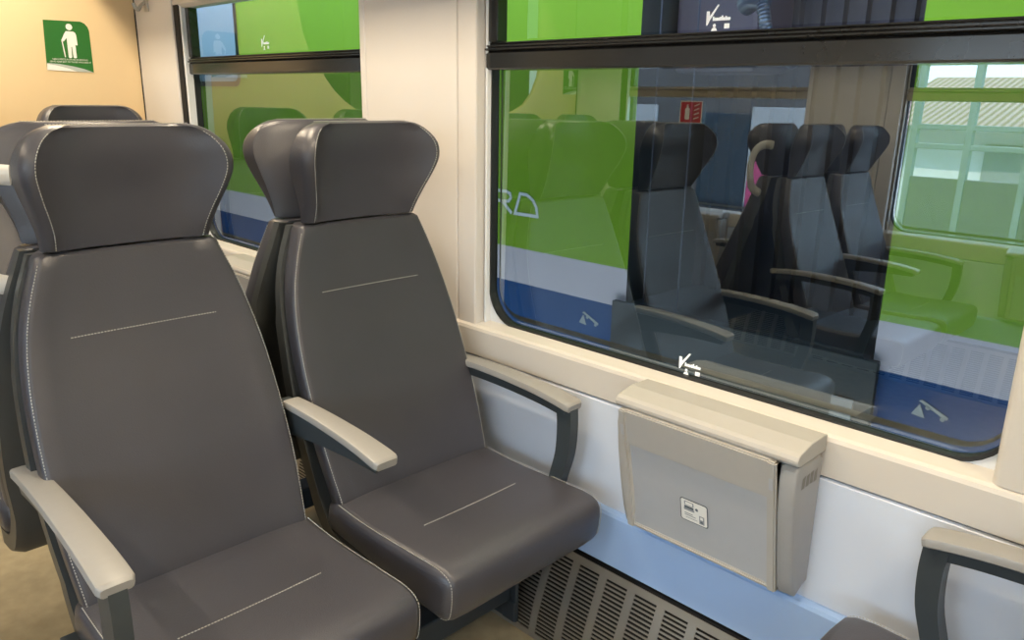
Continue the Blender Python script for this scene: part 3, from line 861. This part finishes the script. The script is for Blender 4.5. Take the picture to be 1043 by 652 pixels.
# gangway between them
t = empty('gangway_bellows', (-1.32, 1.9, 0)); tag(t, 'dark ribbed gangway bellows between the two green carriages', 'gangway')
b = bmesh.new(); pts = []
n = 11
fr_ = []
for i in range(n+1):
    x = -.44+.88*i/n; fr_.append((x-.018, -.36)); fr_.append((x+.018, -.36)); 
    if i < n: fr_.append((x+.024, -.335)); fr_.append((x+.88/n-.024, -.335))
poly = fr_+[(.46, .4), (-.46, .4)]
extrude_poly(b, poly, .50, 2.75, axis='z'); link('bellows', b, BELLOWS, t)
b = bmesh.new(); box(b, -.47, .47, -.78, .4, -.60, .50, .01); link('coupler_housing', b, GAPDARK, t)
b = bmesh.new(); box(b, -.525, .505, -.83, -.805, -.60, .50, .004); link('skirt_plate', b, GAPDARK, t)
b = bmesh.new(); box(b, -.43, -.10, -.66, -.40, 1.36, 2.3, .02); link('end_cabinet', b, mat('end_purple', (.055, .036, .045), .5, noise=.1), t)
for x in (-.425, -.27):
    b = bmesh.new(); tube(b, [(x, -.76, .5), (x, -.76, 2.4)], .0035); link('vertical_rod', b, HOSEM, t, True)
b = bmesh.new(); box(b, .38, .45, -.84, -.828, .12, .36, .003); link('plate', b, GREYPANEL, t)
# cable with plug in the gap
jc = empty('jumper_cable', (.06, -.92, 1.5)); jc.parent = t; t = jc
b = bmesh.new(); P = smooth_path([(-.05, .10, .06), (-.03, .0, .075), (.0, -.03, .06), (.02, -.04, .02), (.03, -.03, -.03), (.045, .02, -.08), (.05, .12, -.12)], 10)
tube(b, P, [.017+(.003 if i % 2 else 0) for i in range(len(P))], 12); link('hose', b, HOSEM, t, True)
b = bmesh.new(); tube(b, [(-.065, .0, .045), (-.03, -.02, .062), (.015, -.03, .055)], [.030, .034, .028], 14); link('plug', b, HOSEM, t, True)

# unseen canopy added over the next track to darken the gap between the trains
b = bmesh.new(); box(b, -26, 20, .30, 9, 3.6, 3.75); struct(link('ceiling_added_shade', b, PLATF))
# track bed
b = bmesh.new(); box(b, -26, 20, .2, 9, -1.2, -1.0); o = link('ground', b, GROUND); struct(o)
# platform side across the aisle
b = bmesh.new(); box(b, -14, 10, -14, -3.3, -1.0, -.15); o = link('floor_platform', b, PLATF); struct(o)

# parked train on the platform's side, ending left of the far pillar
YP = -4.2
t = empty('parked_train', (-5.2, YP-.5, 0)); tag(t, 'dark parked train beyond the windows across the aisle, seen reflected', 'train carriage')
b = bmesh.new(); box(b, -3.5, 2.75, -.5, .5, -.7, 2.9, .03); link('body', b, PARKED, t)
for x0, x1, z0, z1, m, nm in ((-3.46, -3.04, -.1, 1.25, BLUEPANEL, 'blue_door'), (-3.035, -2.48, -.1, 1.30, LIGHTPANEL, 'pale_panel'), (-4.10, -3.88, .9, 1.30, LIGHTPANEL, 'pale_panel')):
    b = bmesh.new(); box(b, x0+5.2, x1+5.2, .5, .512, z0, z1, .004); link(nm, b, m, t)
b = bmesh.new(); flat_poly(b, rrect(-3.02+5.2, -2.70+5.2, .42, 1.0, .14), lambda a, c: (a, .516, c)); link('magenta_panel', b, MAGENTA, t)
# station shelter: grid of bars in front of the bright yard
t = empty('station_shelter', (-.3, -4.6, 0)); tag(t, 'grey metal framed station shelter across the platform, seen reflected', 'shelter')
for x in (-1.70, -1.35, -.99, -.64, -.28, .08, .44):
    b = bmesh.new(); box(b, x-.022, x+.022, -.03, .03, -.15, 2.6, .004); link('post', b, SHELT, t)
for z in (1.62, 1.42, 1.20, 1.07):
    b = bmesh.new(); box(b, -1.7, .44, -.025, .025, z-.018, z+.018, .004); link('cross_bar', b, SHELT, t)
b = bmesh.new(); box(b, -1.7, .44, -.02, .02, -.1, .86, .004); link('low_panel', b, GREYPANEL, t)
# building with a tiled roof
t = empty('station_building', (0, -10.5, -.15)); tag(t, 'pale plaster building with a tiled roof beyond the platform, seen reflected', 'building')
b = bmesh.new(); box(b, -3.5, 6, -2, 2, 0, 1.35); link('wall', b, PLASTER, t)
b = bmesh.new(); extrude_poly(b, [(-2.4, 1.33), (2.4, 1.33), (0, 1.95)], -3.8, 6.2, axis='x'); link('roof', b, TILES, t)
for x in (-2.2, -.6, 1.0, 2.6):
    b = bmesh.new(); box(b, x-.35, x+.35, 2.0, 2.02, .5, 1.15, .004); link('window', b, LIGHTPANEL, t)

# ------------------------------------------------------------------ light
wd = bpy.data.worlds.new('sky'); S.world = wd; wd.use_nodes = True
nt = wd.node_tree; bg = nt.nodes['Background']
tc = nt.nodes.new('ShaderNodeTexCoord'); sp = nt.nodes.new('ShaderNodeSeparateXYZ'); nt.links.new(tc.outputs['Generated'], sp.inputs[0])
r = nt.nodes.new('ShaderNodeValToRGB'); nt.links.new(sp.outputs['Z'], r.inputs[0])
r.color_ramp.elements[0].position = 0; r.color_ramp.elements[0].color = (.66, .85, 1, 1)
r.color_ramp.elements[1].position = .8; r.color_ramp.elements[1].color = (.36, .62, 1, 1)
nt.links.new(r.outputs[0], bg.inputs[0]); bg.inputs[1].default_value = 9.0

sun = bpy.data.lights.new('sun', 'SUN'); sun.energy = 9; sun.angle = .01; sun.color = (1, .95, .86)
so_ = bpy.data.objects.new('sun', sun); COL.objects.link(so_); so_.rotation_euler = Vector((.25, -.75, -.9)).to_track_quat('-Z', 'Y').to_euler()
# ------------------------------------------------------------------ camera
cam = bpy.data.cameras.new('camera'); co = bpy.data.objects.new('camera', cam); COL.objects.link(co)
cam.sensor_fit = 'HORIZONTAL'; cam.sensor_width = 36; cam.lens = 801.6/1043*36; cam.clip_start = .02
R = ((0.70675263, 0.20459562, -0.67723064), (0.70728227, -0.18283802, 0.68287777), (0.01589029, -0.96161889, -0.27392811))
m = Matrix.Identity(4)
for i in range(3):
    m[i][0] = R[i][0]; m[i][1] = -R[i][1]; m[i][2] = -R[i][2]
m[0][3], m[1][3], m[2][3] = 0, -1.35, 1.27
co.matrix_world = m
S.camera = co
S.view_settings.view_transform = 'Standard'
S.view_settings.look = 'None'
S.view_settings.exposure = 0
S.cycles.max_bounces = 10; S.cycles.transparent_max_bounces = 12
